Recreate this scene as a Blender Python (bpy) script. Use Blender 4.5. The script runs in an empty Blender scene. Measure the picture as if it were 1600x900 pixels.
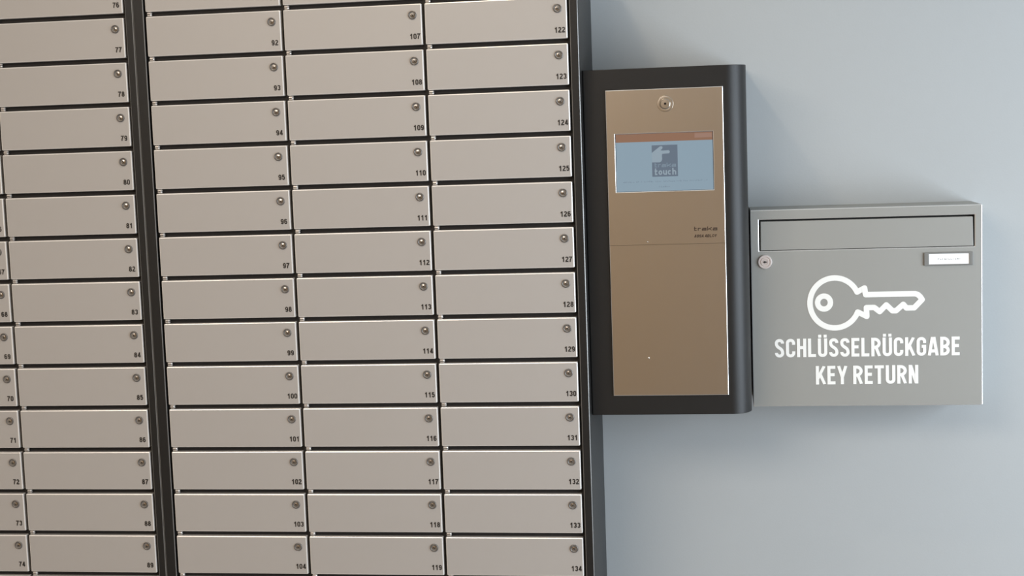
import bpy, bmesh, math, random
from mathutils import Vector, Matrix

random.seed(4)
S = bpy.context.scene
COL = S.collection

# ------------------------------------------------------------------ camera
PITCH = 0.071                       # door pitch in metres
cam_d = bpy.data.cameras.new('camera')
cam = bpy.data.objects.new('camera', cam_d)
COL.objects.link(cam)
cam_d.sensor_width = 36.0
cam_d.lens = 2312.5 / 1600 * 36.0
cam_d.clip_start = 0.05
RT = ((0.9890, -0.0195, -0.1463), (0.0348, 0.9941, 0.1029), (0.1434, -0.1069, 0.9839))
# columns of the wall->camera rotation, turned into world axes (X right, Y into the wall, Z up)
def wdir(i):
    c = (RT[0][i], RT[1][i], RT[2][i])
    return Vector((c[0], c[2], -c[1]))
right, down, fwd = wdir(0), wdir(1), wdir(2)
fwd.normalize(); right = (right - fwd * right.dot(fwd)).normalized(); down = fwd.cross(right)
if down.z > 0: down = -down
cam.matrix_world = Matrix(((right.x, -down.x, -fwd.x, 0.2413),
                           (right.y, -down.y, -fwd.y, -2.2971),
                           (right.z, -down.z, -fwd.z, 1.62035),
                           (0, 0, 0, 1)))
S.camera = cam

# ------------------------------------------------------------------ light and exposure
S.view_settings.view_transform = 'Standard'
S.view_settings.look = 'None'
S.view_settings.gamma = 1.0
S.view_settings.use_curve_mapping = False
S.view_settings.exposure = 0.0

w = bpy.data.worlds.new('daylight'); S.world = w; w.use_nodes = True
w.node_tree.nodes['Background'].inputs[0].default_value = (0.72, 0.85, 1.0, 1)
w.node_tree.nodes['Background'].inputs[1].default_value = 1.5

def area(name, loc, aim, sx, sy, power, color):
    d = bpy.data.lights.new(name, 'AREA'); d.shape = 'RECTANGLE'; d.size = sx; d.size_y = sy
    d.energy = power; d.color = color
    o = bpy.data.objects.new(name, d); COL.objects.link(o); o.location = loc
    o.rotation_euler = (Vector(aim) - Vector(loc)).to_track_quat('-Z', 'Y').to_euler()
    return o
# daylight through the window in the right wall
area('window_daylight', (1.92, -1.30, 1.34), (0.0, -1.00, 1.30), 1.9, 1.4, 62, (0.80, 0.90, 1.0))
# warm ceiling lights of the room behind the camera
area('room_ceiling_light', (-1.0, -2.3, 2.58), (-1.0, -2.1, 0), 1.6, 1.2, 48, (1.0, 0.87, 0.74))
# the downlight near the wall that throws the slanting shadows
d = bpy.data.lights.new('ceiling_downlight', 'SPOT'); d.energy = 7.5; d.color = (1.0, 0.82, 0.60)
d.shadow_soft_size = 0.035; d.spot_size = math.radians(150); d.spot_blend = 0.6
dl = bpy.data.objects.new('ceiling_downlight', d); COL.objects.link(dl)
dl.location = (-0.224, -0.425, 2.466)
dl.rotation_euler = (0.25, 0.30, 0)

# ------------------------------------------------------------------ materials
def new_mat(name):
    m = bpy.data.materials.new(name); m.use_nodes = True
    return m, m.node_tree, m.node_tree.nodes['Principled BSDF']
def mat(name, col, rough=0.5, metal=0.0, noise=0.0, nscale=40, bump=0.0, bscale=900, spec=0.5, stretch=(1, 1, 1)):
    m, nt, b = new_mat(name)
    b.inputs['Base Color'].default_value = (*col, 1)
    b.inputs['Roughness'].default_value = rough
    b.inputs['Metallic'].default_value = metal
    b.inputs['Specular IOR Level'].default_value = spec
    tc = nt.nodes.new('ShaderNodeTexCoord')
    mp = nt.nodes.new('ShaderNodeMapping'); mp.inputs['Scale'].default_value = stretch
    nt.links.new(tc.outputs['Object'], mp.inputs['Vector'])
    if noise:
        n = nt.nodes.new('ShaderNodeTexNoise'); n.inputs['Scale'].default_value = nscale; n.inputs['Detail'].default_value = 4
        nt.links.new(mp.outputs[0], n.inputs['Vector'])
        mx = nt.nodes.new('ShaderNodeMixRGB')
        mx.inputs[1].default_value = (*[c * (1 - noise) for c in col], 1)
        mx.inputs[2].default_value = (*[min(1, c * (1 + noise)) for c in col], 1)
        nt.links.new(n.outputs['Fac'], mx.inputs[0]); nt.links.new(mx.outputs[0], b.inputs['Base Color'])
    if bump:
        n2 = nt.nodes.new('ShaderNodeTexNoise'); n2.inputs['Scale'].default_value = bscale
        nt.links.new(mp.outputs[0], n2.inputs['Vector'])
        bp = nt.nodes.new('ShaderNodeBump'); bp.inputs['Strength'].default_value = bump; bp.inputs['Distance'].default_value = 0.001
        nt.links.new(n2.outputs['Fac'], bp.inputs['Height']); nt.links.new(bp.outputs[0], b.inputs['Normal'])
    return m

M = {}
M['wall'] = mat('painted_wall', (0.425, 0.448, 0.455), 0.65, noise=0.015, nscale=5, bump=0.10, bscale=350)
M['room_wall'] = mat('room_plaster', (0.55, 0.50, 0.44), 0.8, noise=0.02, nscale=3)
M['wood'] = mat('wood_cladding', (0.52, 0.355, 0.165), 0.6, noise=0.12, nscale=1.6, stretch=(3.0, 1, 0.12))
# half-metre planks, alternately olive and reddish, invented to tint the steel panels' reflections
nt = M['wood'].node_tree; b = nt.nodes['Principled BSDF']
tc = nt.nodes.new('ShaderNodeTexCoord'); sx = nt.nodes.new('ShaderNodeSeparateXYZ'); nt.links.new(tc.outputs['Object'], sx.inputs[0])
md = nt.nodes.new('ShaderNodeMath'); md.operation = 'PINGPONG'; md.inputs[1].default_value = 0.5
ofs = nt.nodes.new('ShaderNodeMath'); ofs.operation = 'ADD'; ofs.inputs[1].default_value = 50.27
nt.links.new(sx.outputs[0], ofs.inputs[0]); nt.links.new(ofs.outputs[0], md.inputs[0])
gt = nt.nodes.new('ShaderNodeMath'); gt.operation = 'GREATER_THAN'; gt.inputs[1].default_value = 0.25; nt.links.new(md.outputs[0], gt.inputs[0])
mx = nt.nodes.new('ShaderNodeMixRGB'); mx.blend_type = 'MULTIPLY'; mx.inputs[0].default_value = 1.0
tint = nt.nodes.new('ShaderNodeMixRGB'); tint.inputs[1].default_value = (0.95, 1.0, 0.85, 1); tint.inputs[2].default_value = (1.08, 0.94, 1.08, 1)
nt.links.new(gt.outputs[0], tint.inputs[0]); nt.links.new(tint.outputs[0], mx.inputs[2])
old = b.inputs['Base Color'].links[0].from_socket; nt.links.new(old, mx.inputs[1]); nt.links.new(mx.outputs[0], b.inputs['Base Color'])
M['ceiling'] = mat('white_ceiling', (0.72, 0.70, 0.66), 0.9, noise=0.01)
M['floor'] = mat('grey_floor', (0.24, 0.22, 0.20), 0.5, noise=0.08, nscale=6)
M['window_frame'] = mat('window_frame', (0.25, 0.26, 0.27), 0.4)
M['black'] = mat('anthracite_coating', (0.0135, 0.0132, 0.0130), 0.42, noise=0.04, nscale=60, bump=0.12, bscale=1500, spec=0.40)
M['recess'] = mat('dark_carcass', (0.014, 0.012, 0.011), 0.7, noise=0.03)
M['silver'] = mat('silver_door_coating', (0.45, 0.423, 0.397), 0.55, 0.15, noise=0.015, nscale=9, bump=0.03, bscale=2500)
M['chrome'] = mat('chrome', (0.62, 0.60, 0.57), 0.22, 1.0)
M['lock_ring'] = mat('lock_ring_metal', (0.15, 0.137, 0.125), 0.42, 0.4)
M['lock_core'] = mat('lock_core_metal', (0.42, 0.39, 0.36), 0.28, 1.0)
M['edge'] = mat('door_edge_highlight', (0.90, 0.87, 0.83), 0.36, 0.45)  # whiter than the coating: edge highlights of the doors put into the colour
M['mail_edge'] = mat('metal_edge_highlight', (0.85, 0.85, 0.84), 0.32, 0.85)  # pale shiny bevel colour standing in for daylight glints on the edges
M['frame_edge'] = mat('metal_frame_edge', (0.30, 0.30, 0.295), 0.35, 0.7)  # paler, more metallic bevel faces of the black frame
M['nickel'] = mat('nickel_plating', (0.74, 0.68, 0.66), 0.4, 0.45)
M['slot'] = mat('keyhole_black', (0.006, 0.005, 0.005), 0.6)
M['hinge'] = mat('hinge_metal', (0.66, 0.61, 0.56), 0.35, 0.5)
M['ink'] = mat('black_print', (0.018, 0.015, 0.013), 0.55)
M['brown_ink'] = mat('etched_print', (0.035, 0.019, 0.011), 0.55)
M['white'] = mat('white_vinyl', (0.88, 0.88, 0.85), 0.5)
M['mailbox'] = mat('silver_grey_coating', (0.33, 0.33, 0.31), 0.5, 0.2, noise=0.02, nscale=7, bump=0.04, bscale=2200)
M['mail_dark'] = mat('mailbox_inside', (0.03, 0.03, 0.028), 0.7)
M['plate_frame'] = mat('grey_plastic', (0.20, 0.20, 0.19), 0.4)
M['paper'] = mat('white_card', (0.95, 0.95, 0.94), 0.5)
M['grey_ink'] = mat('grey_print', (0.42, 0.42, 0.42), 0.6)

# brushed steel, grain running top to bottom
m, nt, b = new_mat('brushed_steel')
b.inputs['Metallic'].default_value = 1.0
b.inputs['Base Color'].default_value = (0.56, 0.52, 0.47, 1)
b.inputs['Roughness'].default_value = 0.26
tc = nt.nodes.new('ShaderNodeTexCoord'); mp = nt.nodes.new('ShaderNodeMapping'); mp.inputs['Scale'].default_value = (2600, 2600, 14)
n = nt.nodes.new('ShaderNodeTexNoise'); n.inputs['Scale'].default_value = 1.0; n.inputs['Detail'].default_value = 3
rr = nt.nodes.new('ShaderNodeMapRange'); rr.inputs['To Min'].default_value = 0.30; rr.inputs['To Max'].default_value = 0.36
nt.links.new(tc.outputs['Object'], mp.inputs['Vector']); nt.links.new(mp.outputs[0], n.inputs['Vector'])
nt.links.new(n.outputs['Fac'], rr.inputs['Value']); nt.links.new(rr.outputs[0], b.inputs['Roughness'])
M['steel'] = m

def screen_mat(name, col, strength):
    m, nt, b = new_mat(name)
    b.inputs['Base Color'].default_value = (0.02, 0.02, 0.022, 1); b.inputs['Roughness'].default_value = 0.25
    b.inputs['Emission Color'].default_value = (*col, 1); b.inputs['Emission Strength'].default_value = strength
    return m
M['lcd'] = screen_mat('lcd_blue', (0.225, 0.315, 0.385), 1.0)
M['lcd_bar'] = screen_mat('lcd_orange', (0.24, 0.125, 0.075), 1.0)
M['lcd_icon'] = screen_mat('lcd_slate', (0.105, 0.145, 0.195), 1.0)
M['lcd_pale'] = screen_mat('lcd_pale', (0.25, 0.325, 0.385), 1.0)
M['lcd_text'] = screen_mat('lcd_text', (0.17, 0.235, 0.295), 1.0)
M['lcd_badge'] = screen_mat('lcd_badge', (0.29, 0.17, 0.125), 1.0)

m, nt, b = new_mat('window_glass')
b.inputs['Transmission Weight'].default_value = 1.0; b.inputs['Roughness'].default_value = 0.0; b.inputs['IOR'].default_value = 1.1
M['glass'] = m

# ------------------------------------------------------------------ helpers
def box(bm, x0, x1, y0, y1, z0, z1, mi=0):
    v = [bm.verts.new(p) for p in ((x0, y0, z0), (x1, y0, z0), (x1, y1, z0), (x0, y1, z0),
                                   (x0, y0, z1), (x1, y0, z1), (x1, y1, z1), (x0, y1, z1))]
    fs = []
    for q in ((0, 1, 5, 4), (1, 2, 6, 5), (2, 3, 7, 6), (3, 0, 4, 7), (4, 5, 6, 7), (3, 2, 1, 0)):
        f = bm.faces.new([v[i] for i in q]); f.material_index = mi; fs.append(f)
    return fs
def bevel_all(bm, r, seg=2):
    bmesh.ops.bevel(bm, geom=list(bm.edges), offset=r, segments=seg, profile=0.5, affect='EDGES')
def disc_stack(bm, cx, cz, prof, n=28, mi=None):
    """Turned shape about a -Y axis: prof = [(radius, y, material)], from the rim towards the centre."""
    rings = []
    for r, y, _ in prof:
        if r == 0: rings.append([bm.verts.new((cx, y, cz))])
        else: rings.append([bm.verts.new((cx + r * math.cos(2 * math.pi * k / n), y, cz + r * math.sin(2 * math.pi * k / n))) for k in range(n)])
    for i in range(len(rings) - 1):
        a, c = rings[i], rings[i + 1]
        for k in range(n):
            k2 = (k + 1) % n
            if len(c) == 1: f = bm.faces.new((a[k], a[k2], c[0]))
            else: f = bm.faces.new((a[k], a[k2], c[k2], c[k]))
            f.material_index = prof[i + 1][2]
def obj(name, bm, mats, parent=None, loc=None, smooth=False):
    bmesh.ops.recalc_face_normals(bm, faces=list(bm.faces))
    me = bpy.data.meshes.new(name); bm.to_mesh(me); bm.free()
    for mm in (mats if isinstance(mats, (list, tuple)) else [mats]): me.materials.append(M[mm])
    if smooth:
        for p in me.polygons: p.use_smooth = True
    o = bpy.data.objects.new(name, me); COL.objects.link(o)
    if parent: o.parent = parent
    if loc: o.location = loc
    return o
def thing(name, label, cat, loc, group=None):
    o = bpy.data.objects.new(name, None); COL.objects.link(o); o.location = loc
    o.empty_display_size = 0.05
    o['label'] = label; o['category'] = cat
    if group: o['group'] = group
    return o
def struct(o):
    o['kind'] = 'structure'; return o

# ---- lettering built from strokes
RIB = [0]
def ribbon(bm, pts, sw, y0=0.0, y1=-0.0003, closed=False):
    RIB[0] += 1; y1 -= (RIB[0] % 7) * abs(y1 - y0) * 0.09     # strokes that cross do not share a plane
    P = [Vector(p) for p in pts]; n = len(P)
    L, R = [], []
    for i in range(n):
        if closed: a, c = P[i - 1], P[(i + 1) % n]
        else: a, c = P[max(i - 1, 0)], P[min(i + 1, n - 1)]
        d1 = (P[i] - a); d2 = (c - P[i])
        if d1.length < 1e-9: d1 = d2
        if d2.length < 1e-9: d2 = d1
        d1 = d1.normalized(); d2 = d2.normalized()
        n1 = Vector((-d1.y, d1.x)); n2 = Vector((-d2.y, d2.x))
        mt = n1 + n2
        if mt.length < 0.2: mt = n1
        mt.normalize(); k = min(1.0 / max(mt.dot(n1), 0.35), 1.9)
        L.append(P[i] + mt * sw / 2 * k); R.append(P[i] - mt * sw / 2 * k)
    def vs(Q, y): return [bm.verts.new((q.x, y, q.y)) for q in Q]
    lf, rf, lb, rb = vs(L, y1), vs(R, y1), vs(L, y0), vs(R, y0)
    rng = range(n if closed else n - 1)
    for i in rng:
        j = (i + 1) % n
        bm.faces.new((lf[i], lf[j], rf[j], rf[i])); bm.faces.new((lb[i], rb[i], rb[j], lb[j]))
        bm.faces.new((lf[i], lb[i], lb[j], lf[j])); bm.faces.new((rf[i], rf[j], rb[j], rb[i]))
    if not closed:
        bm.faces.new((lf[0], rf[0], rb[0], lb[0])); bm.faces.new((lf[-1], lb[-1], rb[-1], rf[-1]))
def arc(cx, cy, rx, ry, a0, a1, n=10):
    return [(cx + rx * math.cos(math.radians(a0 + (a1 - a0) * i / n)), cy + ry * math.sin(math.radians(a0 + (a1 - a0) * i / n))) for i in range(n + 1)]
def bez(a, b, c, d, n=10):
    o = []
    for i in range(1, n):
        t = i / n; u = 1 - t
        o.append(tuple(u ** 3 * a[k] + 3 * u * u * t * b[k] + 3 * u * t * t * c[k] + t ** 3 * d[k] for k in (0, 1)))
    return o
def glyph(ch, W, s):
    x0, x1, y0, y1 = s / 2, W - s / 2, s / 2, 1 - s / 2
    xm = W / 2; r = (x1 - x0) / 2; ym = 0.52
    if ch in 'CG':
        p = [(x1, 0.68), (x1, y1 - r)] + arc(xm, y1 - r, r, r, 0, 180)[1:] + arc(xm, y0 + r, r, r, 180, 360) 
        if ch == 'C': return [p + [(x1, 0.32)]]
        return [p + [(x1, 0.50), (xm + 0.01, 0.50)]]
    if ch == 'S':
        t = arc(xm, y1 - r, r, r, -8, 180); bt = arc(xm, y0 + r, r, r, 0, -188)
        return [t + bez((x0, y1 - r), (x0, 0.46), (x1, 0.56), (x1, y0 + r)) + bt]
    if ch == 'H': return [[(x0, 0), (x0, 1)], [(x1, 0), (x1, 1)], [(x0, ym), (x1, ym)]]
    if ch == 'L': return [[(x0, 1), (x0, y0), (W * 0.97, y0)]]
    if ch == 'E': return [[(W * 0.97, y1), (x0, y1), (x0, y0), (W * 0.97, y0)], [(x0, ym), (W * 0.88, ym)]]
    if ch == 'F': return [[(W, y1), (x0, y1), (x0, 0)], [(x0, ym), (W * 0.9, ym)]]
    if ch in 'UÜ':
        g = [[(x0, 1), (x0, y0 + r)] + arc(xm, y0 + r, r, r, 180, 360)[1:] + [(x1, 1)]]
        if ch == 'Ü': g += [[(x0 + 0.02, 1.045), (x0 + 0.02, 1.20)], [(x1 - 0.02, 1.045), (x1 - 0.02, 1.20)]]
        return g
    if ch in 'RB':
        q = (y1 - ym) / 2 + 0.02
        yb = y1 - 2 * q
        bowl = [(x0, y1), (x1 - q, y1)] + arc(x1 - q, y1 - q, q, q, 90, -90)[1:] + [(x0, yb)]
        if ch == 'R': return [[(x0, 0), (x0, 1)], bowl, [(xm + 0.0, yb), (x1 + 0.01, 0)]]
        q2 = (yb - y0) / 2
        low = [(x0, yb), (x1 - q2, yb)] + arc(x1 - q2, y0 + q2, q2, q2, 90, -90)[1:] + [(x0, y0)]
        return [[(x0, 0), (x0, 1)], bowl, low]
    if ch == 'K': return [[(x0, 0), (x0, 1)], [(x0 + 0.02, 0.33), (x1 + 0.01, 1)], [(xm - 0.03, 0.56), (x1 + 0.03, 0)]]
    if ch == 'A': return [[(x0 * 0.8, 0), (xm - 0.035, 1)], [(W - x0 * 0.8, 0), (xm + 0.035, 1)], [(x0 + 0.05, 0.25), (x1 - 0.05, 0.25)]]
    if ch == 'Y': return [[(x0 * 0.8, 1), (xm - 0.01, 0.42)], [(W - x0 * 0.8, 1), (xm + 0.01, 0.42)], [(xm, 0.5), (xm, 0)]]
    if ch == 'T': return [[(0, y1), (W, y1)], [(xm, y1), (xm, 0)]]
    if ch == 'N': return [[(x0, 0), (x0, 1)], [(x1, 0), (x1, 1)], [(x0 + 0.02, 0.97), (x1 - 0.02, 0.03)]]
    if ch in 'O0': return [arc(xm, y1 - r, r, r, 0, 180) + arc(xm, y0 + r, r, r, 180, 360) + [(x1, y1 - r)]]
    if ch == '1': return [[(xm + 0.06, 0), (xm + 0.06, 1)], [(xm + 0.03, 0.88), (xm - 0.12, 0.73), (xm - 0.2, 0.73)]]
    if ch == '2': return [arc(xm, y1 - r, r, r, 170, 0) + bez((x1, y1 - r), (x1, 0.48), (x0, 0.34), (x0, y0)) + [(x0, y0), (W, y0)]]
    if ch == '3':
        q = (y1 - ym) / 2; q2 = (ym - y0) / 2
        return [arc(xm, ym + q, r, q, 165, -90), arc(xm, y0 + q2, r, q2, 90, -165)]
    if ch == '4': return [[(x1 - 0.06, 0), (x1 - 0.06, 1)], [(x1 - 0.08, 0.96), (x0 - 0.02, 0.26)], [(x0 - 0.05, 0.27), (W + 0.02, 0.27)]]
    if ch == '5':
        q = 0.27
        return [[(x1, y1), (x0 + 0.05, y1), (x0, 0.50)], [(x0, 0.50)] + arc(xm, y0 + q, r, q, 125, -165, 14)]
    if ch == '6': return [arc(xm, y0 + 0.25, r, 0.25, 0, 360, 16), [(x0, y0 + 0.25), (x0, y1 - r)] + arc(xm, y1 - r, r, r, 180, 20)[1:]]
    if ch == '9': return [arc(xm, y1 - 0.25, r, 0.25, 0, 360, 16), [(x1, y1 - 0.25), (x1, y0 + r)] + arc(xm, y0 + r, r, r, 0, -160)[1:]]
    if ch == '7': return [[(0, y1), (x1, y1), (xm - 0.04, 0.42), (xm - 0.10, 0)]]
    if ch == '8':
        q = (y1 - ym) / 2; q2 = (ym - y0) / 2
        return [arc(xm, ym + q, r * 0.86, q, 0, 360, 16), arc(xm, y0 + q2, r * 1.02, q2, 0, 360, 16)]
    # small letters, x-height 0.7
    h = 0.70; yh = h - s / 2; yc = h / 2; ry = (yh - y0) / 2
    if ch == 't': return [[(x0 + 0.06, 1.0), (x0 + 0.06, y0), (W * 0.9, y0)], [(0, yh), (W * 0.9, yh)]]
    if ch == 'r': return [[(x0, 0), (x0, h)], [(x0, yh - 0.06), (x0 + 0.12, yh), (W * 0.95, yh)]]
    if ch == 'a': return [[(x0 + 0.03, yh), (x1, yh), (x1, 0)], [(x1, y0), (x0, y0), (x0, yc), (x1, yc)]]
    if ch == 'k': return [[(x0, 0), (x0, 1)], [(x0, 0.26), (W, h + 0.03)], [(x0 + 0.30 * W, 0.42), (W, 0)]]
    if ch == 'o': return [arc(xm, yc, r, ry, 0, 360, 18)]
    if ch == 'u': return [[(x0, h), (x0, y0 + 0.15)] + arc(xm, y0 + 0.2, r, 0.2, 180, 360)[1:] + [(x1, h)], [(x1, 0), (x1, h)]]
    if ch == 'c': return [arc(xm, yc, r, ry, 45, 315, 16)]
    if ch == 'h': return [[(x0, 0), (x0, 1)], [(x0, yh - 0.2)] + arc(xm, yh - 0.2, r, 0.2, 180, 0)[1:] + [(x1, 0)]]
    return []
def lettering(text, x, z, height, width, wch, s, gap, y0=0.0, y1=-0.0003, shear=0.0, fit=True, widths=None, space=0.34):
    """Strokes of a line of text, left edge x, baseline z; the line is fitted to the given width."""
    bm = bmesh.new(); cx = 0; strokes = []
    for ch in text:
        if ch == ' ': cx += space; continue
        W = (widths or {}).get(ch, wch)
        for st in glyph(ch, W, s): strokes.append([(cx + a, b_) for a, b_ in st])
        cx += W + gap
    total = cx - gap
    kx = width / total if fit else height
    for st in strokes:
        # drop doubled points
        q = []
        for a, b_ in st:
            p_ = (x + a * kx + shear * b_ * height, z + b_ * height)
            if not q or (abs(q[-1][0] - p_[0]) + abs(q[-1][1] - p_[1])) > 1e-6: q.append(p_)
        closed = len(q) > 8 and (abs(q[0][0] - q[-1][0]) + abs(q[0][1] - q[-1][1])) < 1e-5
        if closed: q = q[:-1]
        first = len(bm.verts)
        ribbon(bm, q, s * (kx + height) / 2, y0, y1, closed)
        if max(p_[1] for p_ in q) < z + height * 1.02:       # slanting strokes end level with the line
            bm.verts.ensure_lookup_table()
            for v in bm.verts[first:]: v.co.z = min(max(v.co.z, z), z + height)
    return bm, total * kx

# ------------------------------------------------------------------ the room
WY = 0.225                         # face of the wall everything is mounted on
XL, XR, YF, ZC = -2.9, 2.0, -4.2, 2.65
bm = bmesh.new(); box(bm, XL - .2, XR + .2, WY, WY + .2, -0.1, ZC + .1); struct(obj('wall_back', bm, 'wall'))
bm = bmesh.new(); box(bm, XL - .2, XR + .2, YF - .2, YF, -0.1, ZC + .1); struct(obj('wall_front', bm, 'wood'))
bm = bmesh.new(); box(bm, XL - .2, XL, YF, WY, -0.1, ZC + .1); struct(obj('wall_left', bm, 'room_wall'))
wy0, wy1, wz0, wz1 = -2.4, -0.2, 0.5, 2.15
bm = bmesh.new()
box(bm, XR, XR + .2, YF, wy0, -0.1, ZC + .1); box(bm, XR, XR + .2, wy1, WY, -0.1, ZC + .1)
box(bm, XR, XR + .2, wy0, wy1, -0.1, wz0); box(bm, XR, XR + .2, wy0, wy1, wz1, ZC + .1)
struct(obj('wall_right', bm, 'room_wall'))
bm = bmesh.new(); box(bm, XL - .2, XR + .2, YF - .2, WY + .2, -0.2, 0.0); struct(obj('floor', bm, 'floor'))
bm = bmesh.new(); box(bm, XL - .2, XR + .2, YF - .2, WY + .2, ZC, ZC + .1); struct(obj('ceiling', bm, 'ceiling'))
bm = bmesh.new()
for a, c, e, f in ((wy0, wy0 + .06, wz0, wz1), (wy1 - .06, wy1, wz0, wz1), (wy0, wy1, wz0, wz0 + .06), (wy0, wy1, wz1 - .06, wz1), ((wy0 + wy1) / 2 - .03, (wy0 + wy1) / 2 + .03, wz0, wz1)):
    box(bm, XR + .06, XR + .12, a, c, e, f)
win = struct(obj('window_1', bm, 'window_frame'))
bm = bmesh.new(); box(bm, XR + .085, XR + .09, wy0 + .05, wy1 - .05, wz0 + .05, wz1 - .05)
obj('window_pane', bm, 'glass', win)

# ------------------------------------------------------------------ locker cabinets
DW, DH = 3.1414 * PITCH, 0.8955 * PITCH
GC, GB = 0.0668 * PITCH, 0.5324 * PITCH
ZT = 1.403 + 7 * PITCH             # top edge of the uppermost door
ROWS = 15
LOCKER_TOP, LOCKER_BOTTOM = ZT + 0.056, ZT - ROWS * PITCH - 0.02
SEAM = -(3 * DW + 2 * GC) - GB + 0.0165

# shared meshes
def door_mesh():
    bm = bmesh.new(); box(bm, 0, DW, 0, 0.010, 0, DH)
    ed = [e for e in bm.edges if all(v.co.y < 0.001 for v in e.verts)] + [e for e in bm.edges if abs(e.verts[0].co.y - e.verts[1].co.y) > .005]
    bmesh.ops.bevel(bm, geom=ed, offset=0.0016, segments=2, profile=0.5, affect='EDGES')
    for f in bm.faces:          # rounded rim, painted pale as the lit edge of the door
        n = f.normal; f.normal_update(); n = f.normal
        if max(abs(n.x), abs(n.y), abs(n.z)) < 0.98: f.material_index = 1
    return bm
def lock_mesh():
    bm = bmesh.new()
    disc_stack(bm, 0, 0, [(0.0067, 0.0, 0), (0.0066, -0.0012, 0), (0.0056, -0.0018, 0), (0.0047, -0.0012, 0), (0.0047, 0.0002, 0),
                          (0.0038, 0.0002, 0), (0.0034, -0.0010, 1), (0.0012, -0.0016, 1), (0, -0.0016, 1)])
    q = 0.0006
    box(bm, -0.0016, 0.0016, -0.0019, -0.0012, -q, q, 2)
    bmesh.ops.rotate(bm, verts=list({v for f in bm.faces if f.material_index == 2 for v in f.verts}), cent=(0, 0, 0), matrix=Matrix.Rotation(math.radians(35), 3, 'Y'))
    return bm
def hinge_mesh():
    # two pale half-barrels, one on each door, meeting at a dark slit
    bm = bmesh.new(); n = 8; r = 0.0031
    for sg in (1, -1):
        L, Rr = [], []
        for x, k in ((0.0, .55), (.0012, 1.0), (.0062, 1.0), (.0080, .55)):
            ring = [bm.verts.new((x, -r * k * math.cos(t), sg * (.00055 + r * k * math.sin(t) * .92))) for t in [math.pi * i / n - math.pi * 0 for i in range(n // 2 + 1)]]
            ring.append(bm.verts.new((x, 0.001, sg * (.00055 + r * k * .92)))); ring.append(bm.verts.new((x, 0.001, sg * .00055)))
            L.append(ring)
        for u, v in zip(L, L[1:]):
            for i in range(len(u)):
                j = (i + 1) % len(u); bm.faces.new((u[i], u[j], v[j], v[i]))
        bm.faces.new(L[0]); bm.faces.new(L[-1][::-1])
    return bm

def locker(label, x0, x1, col_left_edges, first_numbers, door_proto):
    root = thing('locker_cabinet', label, 'locker', ((x0 + x1) / 2, WY, 0), 'locker cabinets along the wall')
    ox = (x0 + x1) / 2
    bm = bmesh.new()
    # carcass behind the doors, with side, top and bottom rails that come flush with the door fronts
    box(bm, x0, x1, 0.0105 - WY, 0, LOCKER_BOTTOM, LOCKER_TOP)
    obj('carcass', _shift(bm, -ox), ['black'], root)
    bl = col_left_edges[0] - x0 - 0.0035; br = x1 - (col_left_edges[-1] + DW) - 0.0035
    bm = bmesh.new()
    zt = ZT + 0.0050; zb = ZT - (ROWS - 1) * PITCH - DH - 0.0050
    box(bm, x0, x0 + bl, -WY, 0.0105 - WY, LOCKER_BOTTOM, LOCKER_TOP)
    box(bm, x1 - br, x1, -WY, 0.0105 - WY, LOCKER_BOTTOM, LOCKER_TOP)
    box(bm, x0 + bl, x1 - br, -WY, 0.0105 - WY, zt, LOCKER_TOP)
    box(bm, x0 + bl, x1 - br, -WY, 0.0105 - WY, LOCKER_BOTTOM, zb)
    o = obj('front_frame', _shift(bm, -ox), ['black', 'frame_edge'], root)
    bv = o.modifiers.new('edge', 'BEVEL'); bv.width = 0.0012; bv.material = 1; bv.segments = 2; bv.limit_method = 'ANGLE'
    bm = bmesh.new(); box(bm, x0 + bl, x1 - br, 0.0095 - WY, 0.0110 - WY, zb, zt)
    obj('inner_panel', _shift(bm, -ox), ['recess'], root)
    bm = bmesh.new(); box(bm, x0 + .03, x1 - .03, 0.05 - WY, -0.005, 0, LOCKER_BOTTOM)
    obj('plinth', _shift(bm, -ox), ['black'], root)
    for cx, n0 in zip(col_left_edges, first_numbers):
        for r in range(ROWS):
            num = n0 + r
            dz = ZT - r * PITCH - DH
            dr = door_proto['door'].copy(); COL.objects.link(dr); dr.parent = root
            dr.location = (cx - ox, -WY, dz)
            dr['label'] = 'silver locker door numbered %d' % num
            lk = door_proto['lock'].copy(); COL.objects.link(lk); lk.parent = dr
            lk.location = (DW - 0.0146, 0.0, DH - 0.0175)
            lk.rotation_euler = (0, math.radians(random.uniform(-25, 25)), 0)
            hg = door_proto['hinge'].copy(); COL.objects.link(hg); hg.parent = dr
            hg.location = (0.0012, 0.0048, -(PITCH - DH) / 2)
            t = str(num); hgt = 0.0085; wc, s, gp = 0.57, 0.19, 0.115
            bm, wd = lettering(t, 0, 0, hgt, 0, wc, s, gp, fit=False)
            xo = DW - (0.0117 if len(t) == 3 else 0.0108) - wd / 2
            for v in bm.verts: v.co.x += xo; v.co.z += 0.0090
            nn = obj('door_number', bm, ['ink'], dr)
            nn['label'] = 'small black number %d' % num
    return root
def _shift(bm, dx):
    for v in bm.verts: v.co.x += dx
    return bm

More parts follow.
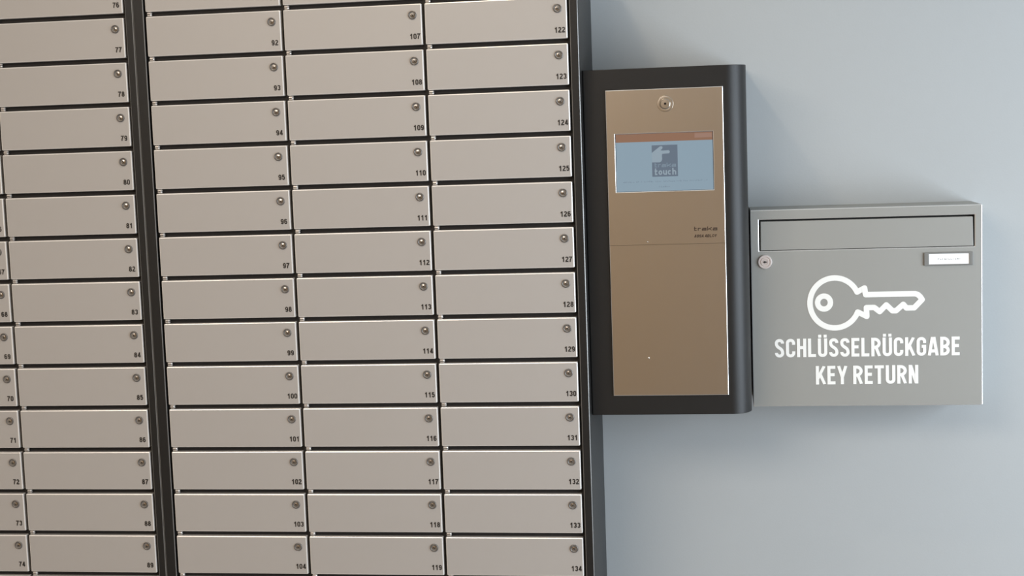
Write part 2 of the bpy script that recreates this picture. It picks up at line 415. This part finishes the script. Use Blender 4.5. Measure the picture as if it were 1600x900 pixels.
proto = {'door': obj('door', door_mesh(), ['silver', 'edge']), 'lock': obj('lock', lock_mesh(), ['lock_ring', 'lock_core', 'slot'], smooth=False), 'hinge': obj('hinge', hinge_mesh(), ['hinge'])}
X4 = -DW; X3 = -2 * DW - GC; X2 = -3 * DW - 2 * GC
X1 = X2 - GB - DW; X0 = X1 - DW - GC; XM = X0 - DW - GC
locker('right-hand locker cabinet, three columns of silver doors from 92 to 134, beside grey wall', SEAM, 0.0168, [X2, X3, X4], [91, 106, 121], proto)
locker('left-hand dark locker cabinet at the photo edge, silver doors numbered up to 89', XM - 0.0205, SEAM - 0.0003, [XM, X0, X1], [46, 61, 76], proto)
for o in proto.values(): bpy.data.objects.remove(o)

# ------------------------------------------------------------------ key cabinet
KX0, KX1, KY, KZ0, KZ1, KR = 0.0174, 0.2708, 0.035, 1.1690, 1.7165, 0.032
kc = thing('key_cabinet', 'tall black wall-mounted key cabinet with brushed steel front and small touchscreen', 'key cabinet', ((KX0 + KX1) / 2, WY, KZ0))
O = Vector(((KX0 + KX1) / 2, WY, KZ0))
def kshift(bm, o=O):
    for v in bm.verts: v.co -= o
    return bm
bm = bmesh.new()
outline = [(KX0, WY), (KX0, KY + 0.001), (KX0 + 0.001, KY)] + [(KX1 - KR + KR * math.sin(a), KY + KR - KR * math.cos(a)) for a in [math.pi / 2 * i / 14 for i in range(15)]] + [(KX1, WY)]
bot = [bm.verts.new((x, y, KZ0)) for x, y in outline]; top = [bm.verts.new((x, y, KZ1)) for x, y in outline]
bm.faces.new(bot); bm.faces.new(top[::-1])
for i in range(len(outline)):
    j = (i + 1) % len(outline); f = bm.faces.new((bot[i], bot[j], top[j], top[i]))
ho = obj('housing', kshift(bm), ['black'], kc)
for p in ho.data.polygons: p.use_smooth = abs(p.normal.z) < .5
try:
    ho.data.set_sharp_from_angle(angle=math.radians(30))
except Exception: pass
bv = ho.modifiers.new('edge', 'BEVEL'); bv.width = 0.0012; bv.segments = 2; bv.limit_method = 'ANGLE'; bv.angle_limit = math.radians(40)
PX0, PX1, PZ0, PZ1, PZS = 0.0528, 0.2349, 1.2003, 1.6838, 1.4408
SX0, SX1, SZ0, SZ1 = 0.0662, 0.2184, 1.5246, 1.6152
PF = KY - 0.0025                     # front of the steel
def frame_plate(x0, x1, z0, z1, hx0, hx1, hz0, hz1, yf, yb):
    """Plate with a rectangular hole."""
    bm = bmesh.new()
    xs = [x0, hx0, hx1, x1]; zs = [z0, hz0, hz1, z1]
    F = [[bm.verts.new((x, yf, z)) for x in xs] for z in zs]; B = [[bm.verts.new((x, yb, z)) for x in xs] for z in zs]
    for i in range(3):
        for j in range(3):
            if i == 1 and j == 1: continue
            bm.faces.new((F[i][j], F[i][j + 1], F[i + 1][j + 1], F[i + 1][j])); bm.faces.new((B[i][j], B[i + 1][j], B[i + 1][j + 1], B[i][j + 1]))
    for k in range(3):
        bm.faces.new((F[0][k], B[0][k], B[0][k + 1], F[0][k + 1])); bm.faces.new((F[3][k], F[3][k + 1], B[3][k + 1], B[3][k]))
        bm.faces.new((F[k][0], F[k + 1][0], B[k + 1][0], B[k][0])); bm.faces.new((F[k][3], B[k][3], B[k + 1][3], F[k + 1][3]))
    bm.faces.new((F[1][1], F[1][2], B[1][2], B[1][1])); bm.faces.new((F[2][1], B[2][1], B[2][2], F[2][2]))
    bm.faces.new((F[1][1], B[1][1], B[2][1], F[2][1])); bm.faces.new((F[1][2], F[2][2], B[2][2], B[1][2]))
    return bm
def rim(o):
    # rounded rim with painted highlight everywhere but along the seam between the two panels
    me = o.data; at = me.attributes.new('bevel_weight_edge', 'FLOAT', 'EDGE')
    for e in me.edges:
        a, c = (me.vertices[i].co for i in e.vertices)
        seam = abs(a.z + O.z - PZS) < .001 and abs(c.z + O.z - PZS) < .001
        flat = abs(a.y - c.y) < 1e-5
        front = abs(a.y + O.y - PF) < 1e-4
        along = [p for p in me.polygons if e.vertices[0] in p.vertices and e.vertices[1] in p.vertices]
        sharp = len(along) == 2 and along[0].normal.dot(along[1].normal) < .5
        at.data[e.index].value = 1.0 if (sharp and flat and front and not seam) else 0.0
    bv = o.modifiers.new('edge', 'BEVEL'); bv.width = 0.0009; bv.segments = 2; bv.limit_method = 'WEIGHT'; bv.material = 1
up = obj('upper_panel', kshift(frame_plate(PX0, PX1, PZS + 0.0002, PZ1, SX0, SX1, SZ0, SZ1, PF, KY + 0.0005)), ['steel', 'mail_edge'], kc)
up['label'] = 'upper steel panel with screen opening'
rim(up)
bm = bmesh.new(); box(bm, PX0, PX1, PF, KY + 0.0005, PZ0, PZS - 0.0002)
lp = obj('lower_panel', kshift(bm), ['steel', 'mail_edge'], kc); lp['label'] = 'plain lower steel panel'
rim(lp)
# lock of the upper panel
bm = bmesh.new()
disc_stack(bm, 0.1458, 1.6601, [(0.0127, PF, 0), (0.0122, PF - .0009, 0), (0.0100, PF - .0011, 0), (0.0086, PF - .0010, 0), (0.0080, PF - .0030, 0), (0.0068, PF - .0044, 0),
                                (0.0018, PF - .0046, 0), (0.0015, PF - .0030, 1), (0, PF - .0030, 1)], n=36)
lk = obj('lock', kshift(bm), ['steel', 'slot'], kc, smooth=False); lk['label'] = 'round chrome lock'
# screw of the lower panel, catch above the seam
bm = bmesh.new(); disc_stack(bm, 0.1100, 1.2608, [(0.0018, PF, 0), (0.0016, PF - .0012, 0), (0.0008, PF - .0018, 0), (0, PF - .0018, 0)], n=16)
obj('screw', kshift(bm), ['chrome'], kc, smooth=True)
bm = bmesh.new(); disc_stack(bm, 0.1128, 1.4455, [(0.0009, PF, 0), (0.0007, PF - .0006, 0), (0, PF - .0007, 0)], n=12)
obj('screw', kshift(bm), ['chrome'], kc, smooth=True)
# screen
SY = KY - 0.0003
bm = bmesh.new(); box(bm, SX0 + .0008, SX1 - .0008, SY, KY + .0004, SZ0 + .0004, SZ1 - .0004)
scr = obj('screen', kshift(bm), ['lcd'], kc); scr['label'] = 'pale blue touchscreen'
bm = bmesh.new(); box(bm, SX0 + .0009, SX1 - .0009, SY - .0001, SY, 1.6021, SZ1 - .0005)
hb = obj('header_bar', kshift(bm), ['lcd_bar'], scr); hb['label'] = 'orange-brown bar across the top of the screen'
bm = bmesh.new(); box(bm, 0.1900, 0.2165, SY - .0002, SY - .0001, 1.6062, 1.6128)
obj('header_badge', kshift(bm), ['lcd_badge'], scr)
# square emblem on the screen: frame, pointing hand cut out in a pale tone, the two words
bm = bmesh.new(); IX0, IX1, IZ0, IZ1 = 0.1230, 0.1630, 1.5472, 1.5963
box(bm, IX0, IX1, SY - .0002, SY - .0001, IZ0, IZ1)
ic = obj('screen_emblem', kshift(bm), ['lcd_icon'], scr); ic['label'] = 'slate square emblem with a pointing hand'
def poly(bm, pts, y0, y1):
    a = [bm.verts.new((x, y1, z)) for x, z in pts]; c = [bm.verts.new((x, y0, z)) for x, z in pts]
    bm.faces.new(a); bm.faces.new(c[::-1])
    for i in range(len(pts)):
        j = (i + 1) % len(pts); bm.faces.new((a[i], a[j], c[j], c[i]))
def em(px, py):    # emblem coordinates from a 325 x 390 grid
    return (IX0 + (px - 625) / 325 * (IX1 - IX0), IZ1 - (py - 298) / 390 * (IZ1 - IZ0))
bm = bmesh.new()
hand = [(625, 392), (650, 372), (700, 335), (730, 314), (752, 312), (764, 324), (758, 342), (735, 362), (758, 367), (838, 364), (852, 374), (852, 390), (842, 402), (756, 408), (752, 430), (754, 470), (744, 500), (720, 510), (625, 508)]
poly(bm, [em(*q) for q in hand], SY - .0002, SY - .0003)
hp = obj('emblem_hand', kshift(bm), ['lcd_pale'], scr)
bm, _ = lettering('touch', em(655, 0)[0], em(0, 668)[1], 0.0105, 0.0335, 0.62, 0.20, 0.13, SY - .0002, SY - .0003, widths={'t': 0.5})
obj('emblem_lettering', kshift(bm), ['lcd_pale'], scr)
bm, _ = lettering('traka', em(655, 0)[0], em(0, 572)[1], 0.0068, 0.0335, 0.9, 0.17, 0.15, SY - .0002, SY - .0003, widths={'t': 0.6, 'r': 0.6})
obj('emblem_lettering', kshift(bm), ['lcd_text'], scr)
# the caption under the emblem is too small to read: rows of tiny marks
def tiny_marks(x0, x1, z, h, words, y0, y1, seed):
    rnd = random.Random(seed); bm = bmesh.new(); tot = sum(words) + 0.9 * (len(words) - 1); u = (x1 - x0) / tot; x = x0
    for k in words:
        for i in range(k):
            hh = h * rnd.choice((0.6, 0.6, 0.85, 1.0)); a = x + i * u
            box(bm, a + u * .10, a + u * .36, y0, y1, z, z + hh)
            box(bm, a + u * .36, a + u * .88, y0, y1, z + rnd.choice((0, .45)) * hh, z + rnd.choice((.22, .6)) * hh + .0003)
        x += (k + 0.9) * u
    return bm
cap = obj('caption', kshift(tiny_marks(0.0770, 0.2090, 1.5388, 0.0024, [7, 2, 1, 6, 4, 7, 3, 3, 8, 2], SY - .0001, SY - .0002, 3)), ['lcd_text'], scr)
cap2 = obj('caption', kshift(tiny_marks(0.1330, 0.1505, 1.5305, 0.0024, [6], SY - .0001, SY - .0002, 5)), ['lcd_text'], scr)
# etched maker's lettering
bm, _ = lettering('traka', 0.1860, 1.4610, 0.0064, 0.0360, 1.15, 0.20, 0.22, PF, PF - .0001, widths={'t': 0.75, 'r': 0.8})
o = obj('etched_lettering', kshift(bm), ['brown_ink'], kc); o['label'] = 'small brown lettering in wide rounded letters'
bm, _ = lettering('ASSA ABLOY', 0.1860, 1.4505, 0.0046, 0.0345, 0.72, 0.22, 0.10, PF, PF - .0001, shear=0.2, space=0.25)
o = obj('etched_lettering', kshift(bm), ['brown_ink'], kc); o['label'] = 'small brown slanted capitals'

# ------------------------------------------------------------------ key return mailbox
MX0, MX1, MY, MZ0, MZ1 = 0.2742, 0.6359, 0.120, 1.1648, 1.4857
mb = thing('mailbox', 'flat silver-grey wall mailbox with white key symbol and lettering', 'mailbox', ((MX0 + MX1) / 2, WY, MZ0))
O2 = Vector(((MX0 + MX1) / 2, WY, MZ0))
ms = lambda bm: kshift(bm, O2)
FX0, FX1, FZ0, FZ1 = 0.2876, 0.6243, 1.4195, 1.4699      # flap opening
bm = frame_plate(MX0, MX1, MZ0, MZ1, FX0, FX1, FZ0, FZ1, MY, MY + 0.014)
for a in ((MX0, MX1, MY + .014, WY, MZ0, MZ0 + .002), (MX0, MX1, MY + .014, WY, MZ1 - .002, MZ1), (MX0, MX0 + .002, MY + .014, WY, MZ0 + .002, MZ1 - .002), (MX1 - .002, MX1, MY + .014, WY, MZ0 + .002, MZ1 - .002), (MX0 + .002, MX1 - .002, WY - .002, WY, MZ0 + .002, MZ1 - .002)):
    box(bm, *a)
body = obj('body', ms(bm), ['mailbox', 'mail_edge'], mb)
bv = body.modifiers.new('edge', 'BEVEL'); bv.width = 0.0013; bv.material = 1; bv.segments = 2; bv.limit_method = 'ANGLE'
bm = bmesh.new(); box(bm, FX0 - .002, FX1 + .002, MY + .0115, MY + .0135, FZ0 - .002, FZ1 + .002)
obj('slot_interior', ms(bm), ['mail_dark'], mb)
# flap: flush at the foot, a touch further in at the top, so the gap shows above and beside it
bm = bmesh.new()
fs = box(bm, FX0 + .0030, FX1 - .0026, MY + .0006, MY + .0110, FZ0 + .0008, FZ1 - .0030)
for v in bm.verts:
    if v.co.z > FZ1 - .01 and v.co.y < MY + .005: v.co.y += .0012
    if v.co.z < FZ0 + .01: v.co.x += (-.0006 if v.co.x < .4 else .0006)
fl = obj('flap', ms(bm), ['mailbox'], mb); fl['label'] = 'wide posting flap near the top'
bv = fl.modifiers.new('edge', 'BEVEL'); bv.width = 0.0007; bv.segments = 2
# lock
bm = bmesh.new()
disc_stack(bm, 0.2966, 1.4018, [(0.0112, MY, 0), (0.0112, MY - .0022, 0), (0.0104, MY - .0032, 0), (0.0086, MY - .0032, 0), (0.0082, MY - .0020, 0), (0.0068, MY - .0020, 0), (0.0064, MY - .0036, 0), (0.0046, MY - .0036, 0),
                                (0.0043, MY - .0026, 0), (0.0036, MY - .0026, 0), (0.0033, MY - .0034, 0), (0, MY - .0034, 0)], n=36)
box(bm, 0.2966 - .0028, 0.2966 + .0028, MY - .0038, MY - .0030, 1.4018 - .0009, 1.4018 + .0009, 1)
box(bm, 0.2966 - .0010, 0.2966 + .0004, MY - .0039, MY - .0030, 1.4018 - .0020, 1.4018 + .0016, 1)
lk = obj('lock', ms(bm), ['nickel', 'slot'], mb); lk['label'] = 'round chrome lock below the flap'
# name plate
bm = frame_plate(0.5462, 0.6212, 1.3904, 1.4112, 0.5536, 0.6158, 1.3922, 1.4090, MY - .0030, MY)
npl = obj('name_plate', ms(bm), ['plate_frame'], mb); npl['label'] = 'small grey name plate holder'
bv = npl.modifiers.new('edge', 'BEVEL'); bv.width = 0.0006; bv.segments = 2; bv.limit_method = 'ANGLE'
bm = bmesh.new(); box(bm, 0.5537, 0.6157, MY - .0016, MY, 1.3923, 1.4089)
card = obj('name_card', ms(bm), ['paper'], npl); card['label'] = 'white name card'
obj('card_print', ms(tiny_marks(0.5672, 0.6030, 1.3992, 0.0030, [11], MY - .0016, MY - .0017, 9)), ['grey_ink'], npl)
# key symbol: continuous outline and the ring of the bow
kp = lambda x, y: (0.3671 + (x - 300) * 0.0002207, 1.3331 - (y - 248) * 0.0002290)
cx, cy, rad = 476, 248, 177
a0 = math.degrees(math.atan2(248 - 178, 628 - 476)); a1 = 360 + math.degrees(math.atan2(248 - 315, 640 - 476))
pts = [kp(cx + rad * math.cos(math.radians(a0 + (a1 - a0) * i / 48)), cy - rad * math.sin(math.radians(a0 + (a1 - a0) * i / 48))) for i in range(49)]
tail = [(704, 347), (702, 285), (758, 285), (796, 315), (843, 268), (886, 310), (912, 310), (963, 266), (985, 292), (1040, 292), (1096, 235), (1083, 215), (1066, 199), (1046, 193), (697, 193), (690, 146)]
bm = bmesh.new()
ribbon(bm, pts, 0.0088, MY, MY - .0004)
joints = [pts[-1]] + [kp(*q) for q in tail] + [pts[0]]
for i, (p, q) in enumerate(zip(joints, joints[1:])):
    ribbon(bm, [p, q], 0.0088, MY, MY - .0004)
    for c in (p, q):
        disc_stack(bm, c[0], c[1], [(0.0044, MY, 0), (0.0044, MY - .00043 - .00001 * (i % 5), 0), (0, MY - .00043 - .00001 * (i % 5), 0)], n=18)
ribbon(bm, [kp(400 + 46 * math.cos(2 * math.pi * i / 32), 244 - 46 * math.sin(2 * math.pi * i / 32)) for i in range(32)], 0.0086, MY, MY - .0004, closed=True)
ks = obj('key_symbol', ms(bm), ['white'], mb); ks['label'] = 'white outline of a key'
bm, _ = lettering('SCHLÜSSELRÜCKGABE', 0.3098, 1.2455, 0.0302, 0.2912, 0.46, 0.158, 0.08, MY, MY - .0004, widths={'L': 0.40, 'E': 0.40, 'A': 0.50, 'K': 0.47})
ob = obj('lettering', ms(bm), ['white'], mb); ob['label'] = 'white capitals reading SCHLÜSSELRÜCKGABE'
bm, _ = lettering('KEY RETURN', 0.3746, 1.2005, 0.0302, 0.1616, 0.46, 0.158, 0.08, MY, MY - .0004, widths={'E': 0.40, 'K': 0.47, 'Y': 0.47, 'T': 0.44}, space=0.20)
ob = obj('lettering', ms(bm), ['white'], mb); ob['label'] = 'white capitals reading KEY RETURN'
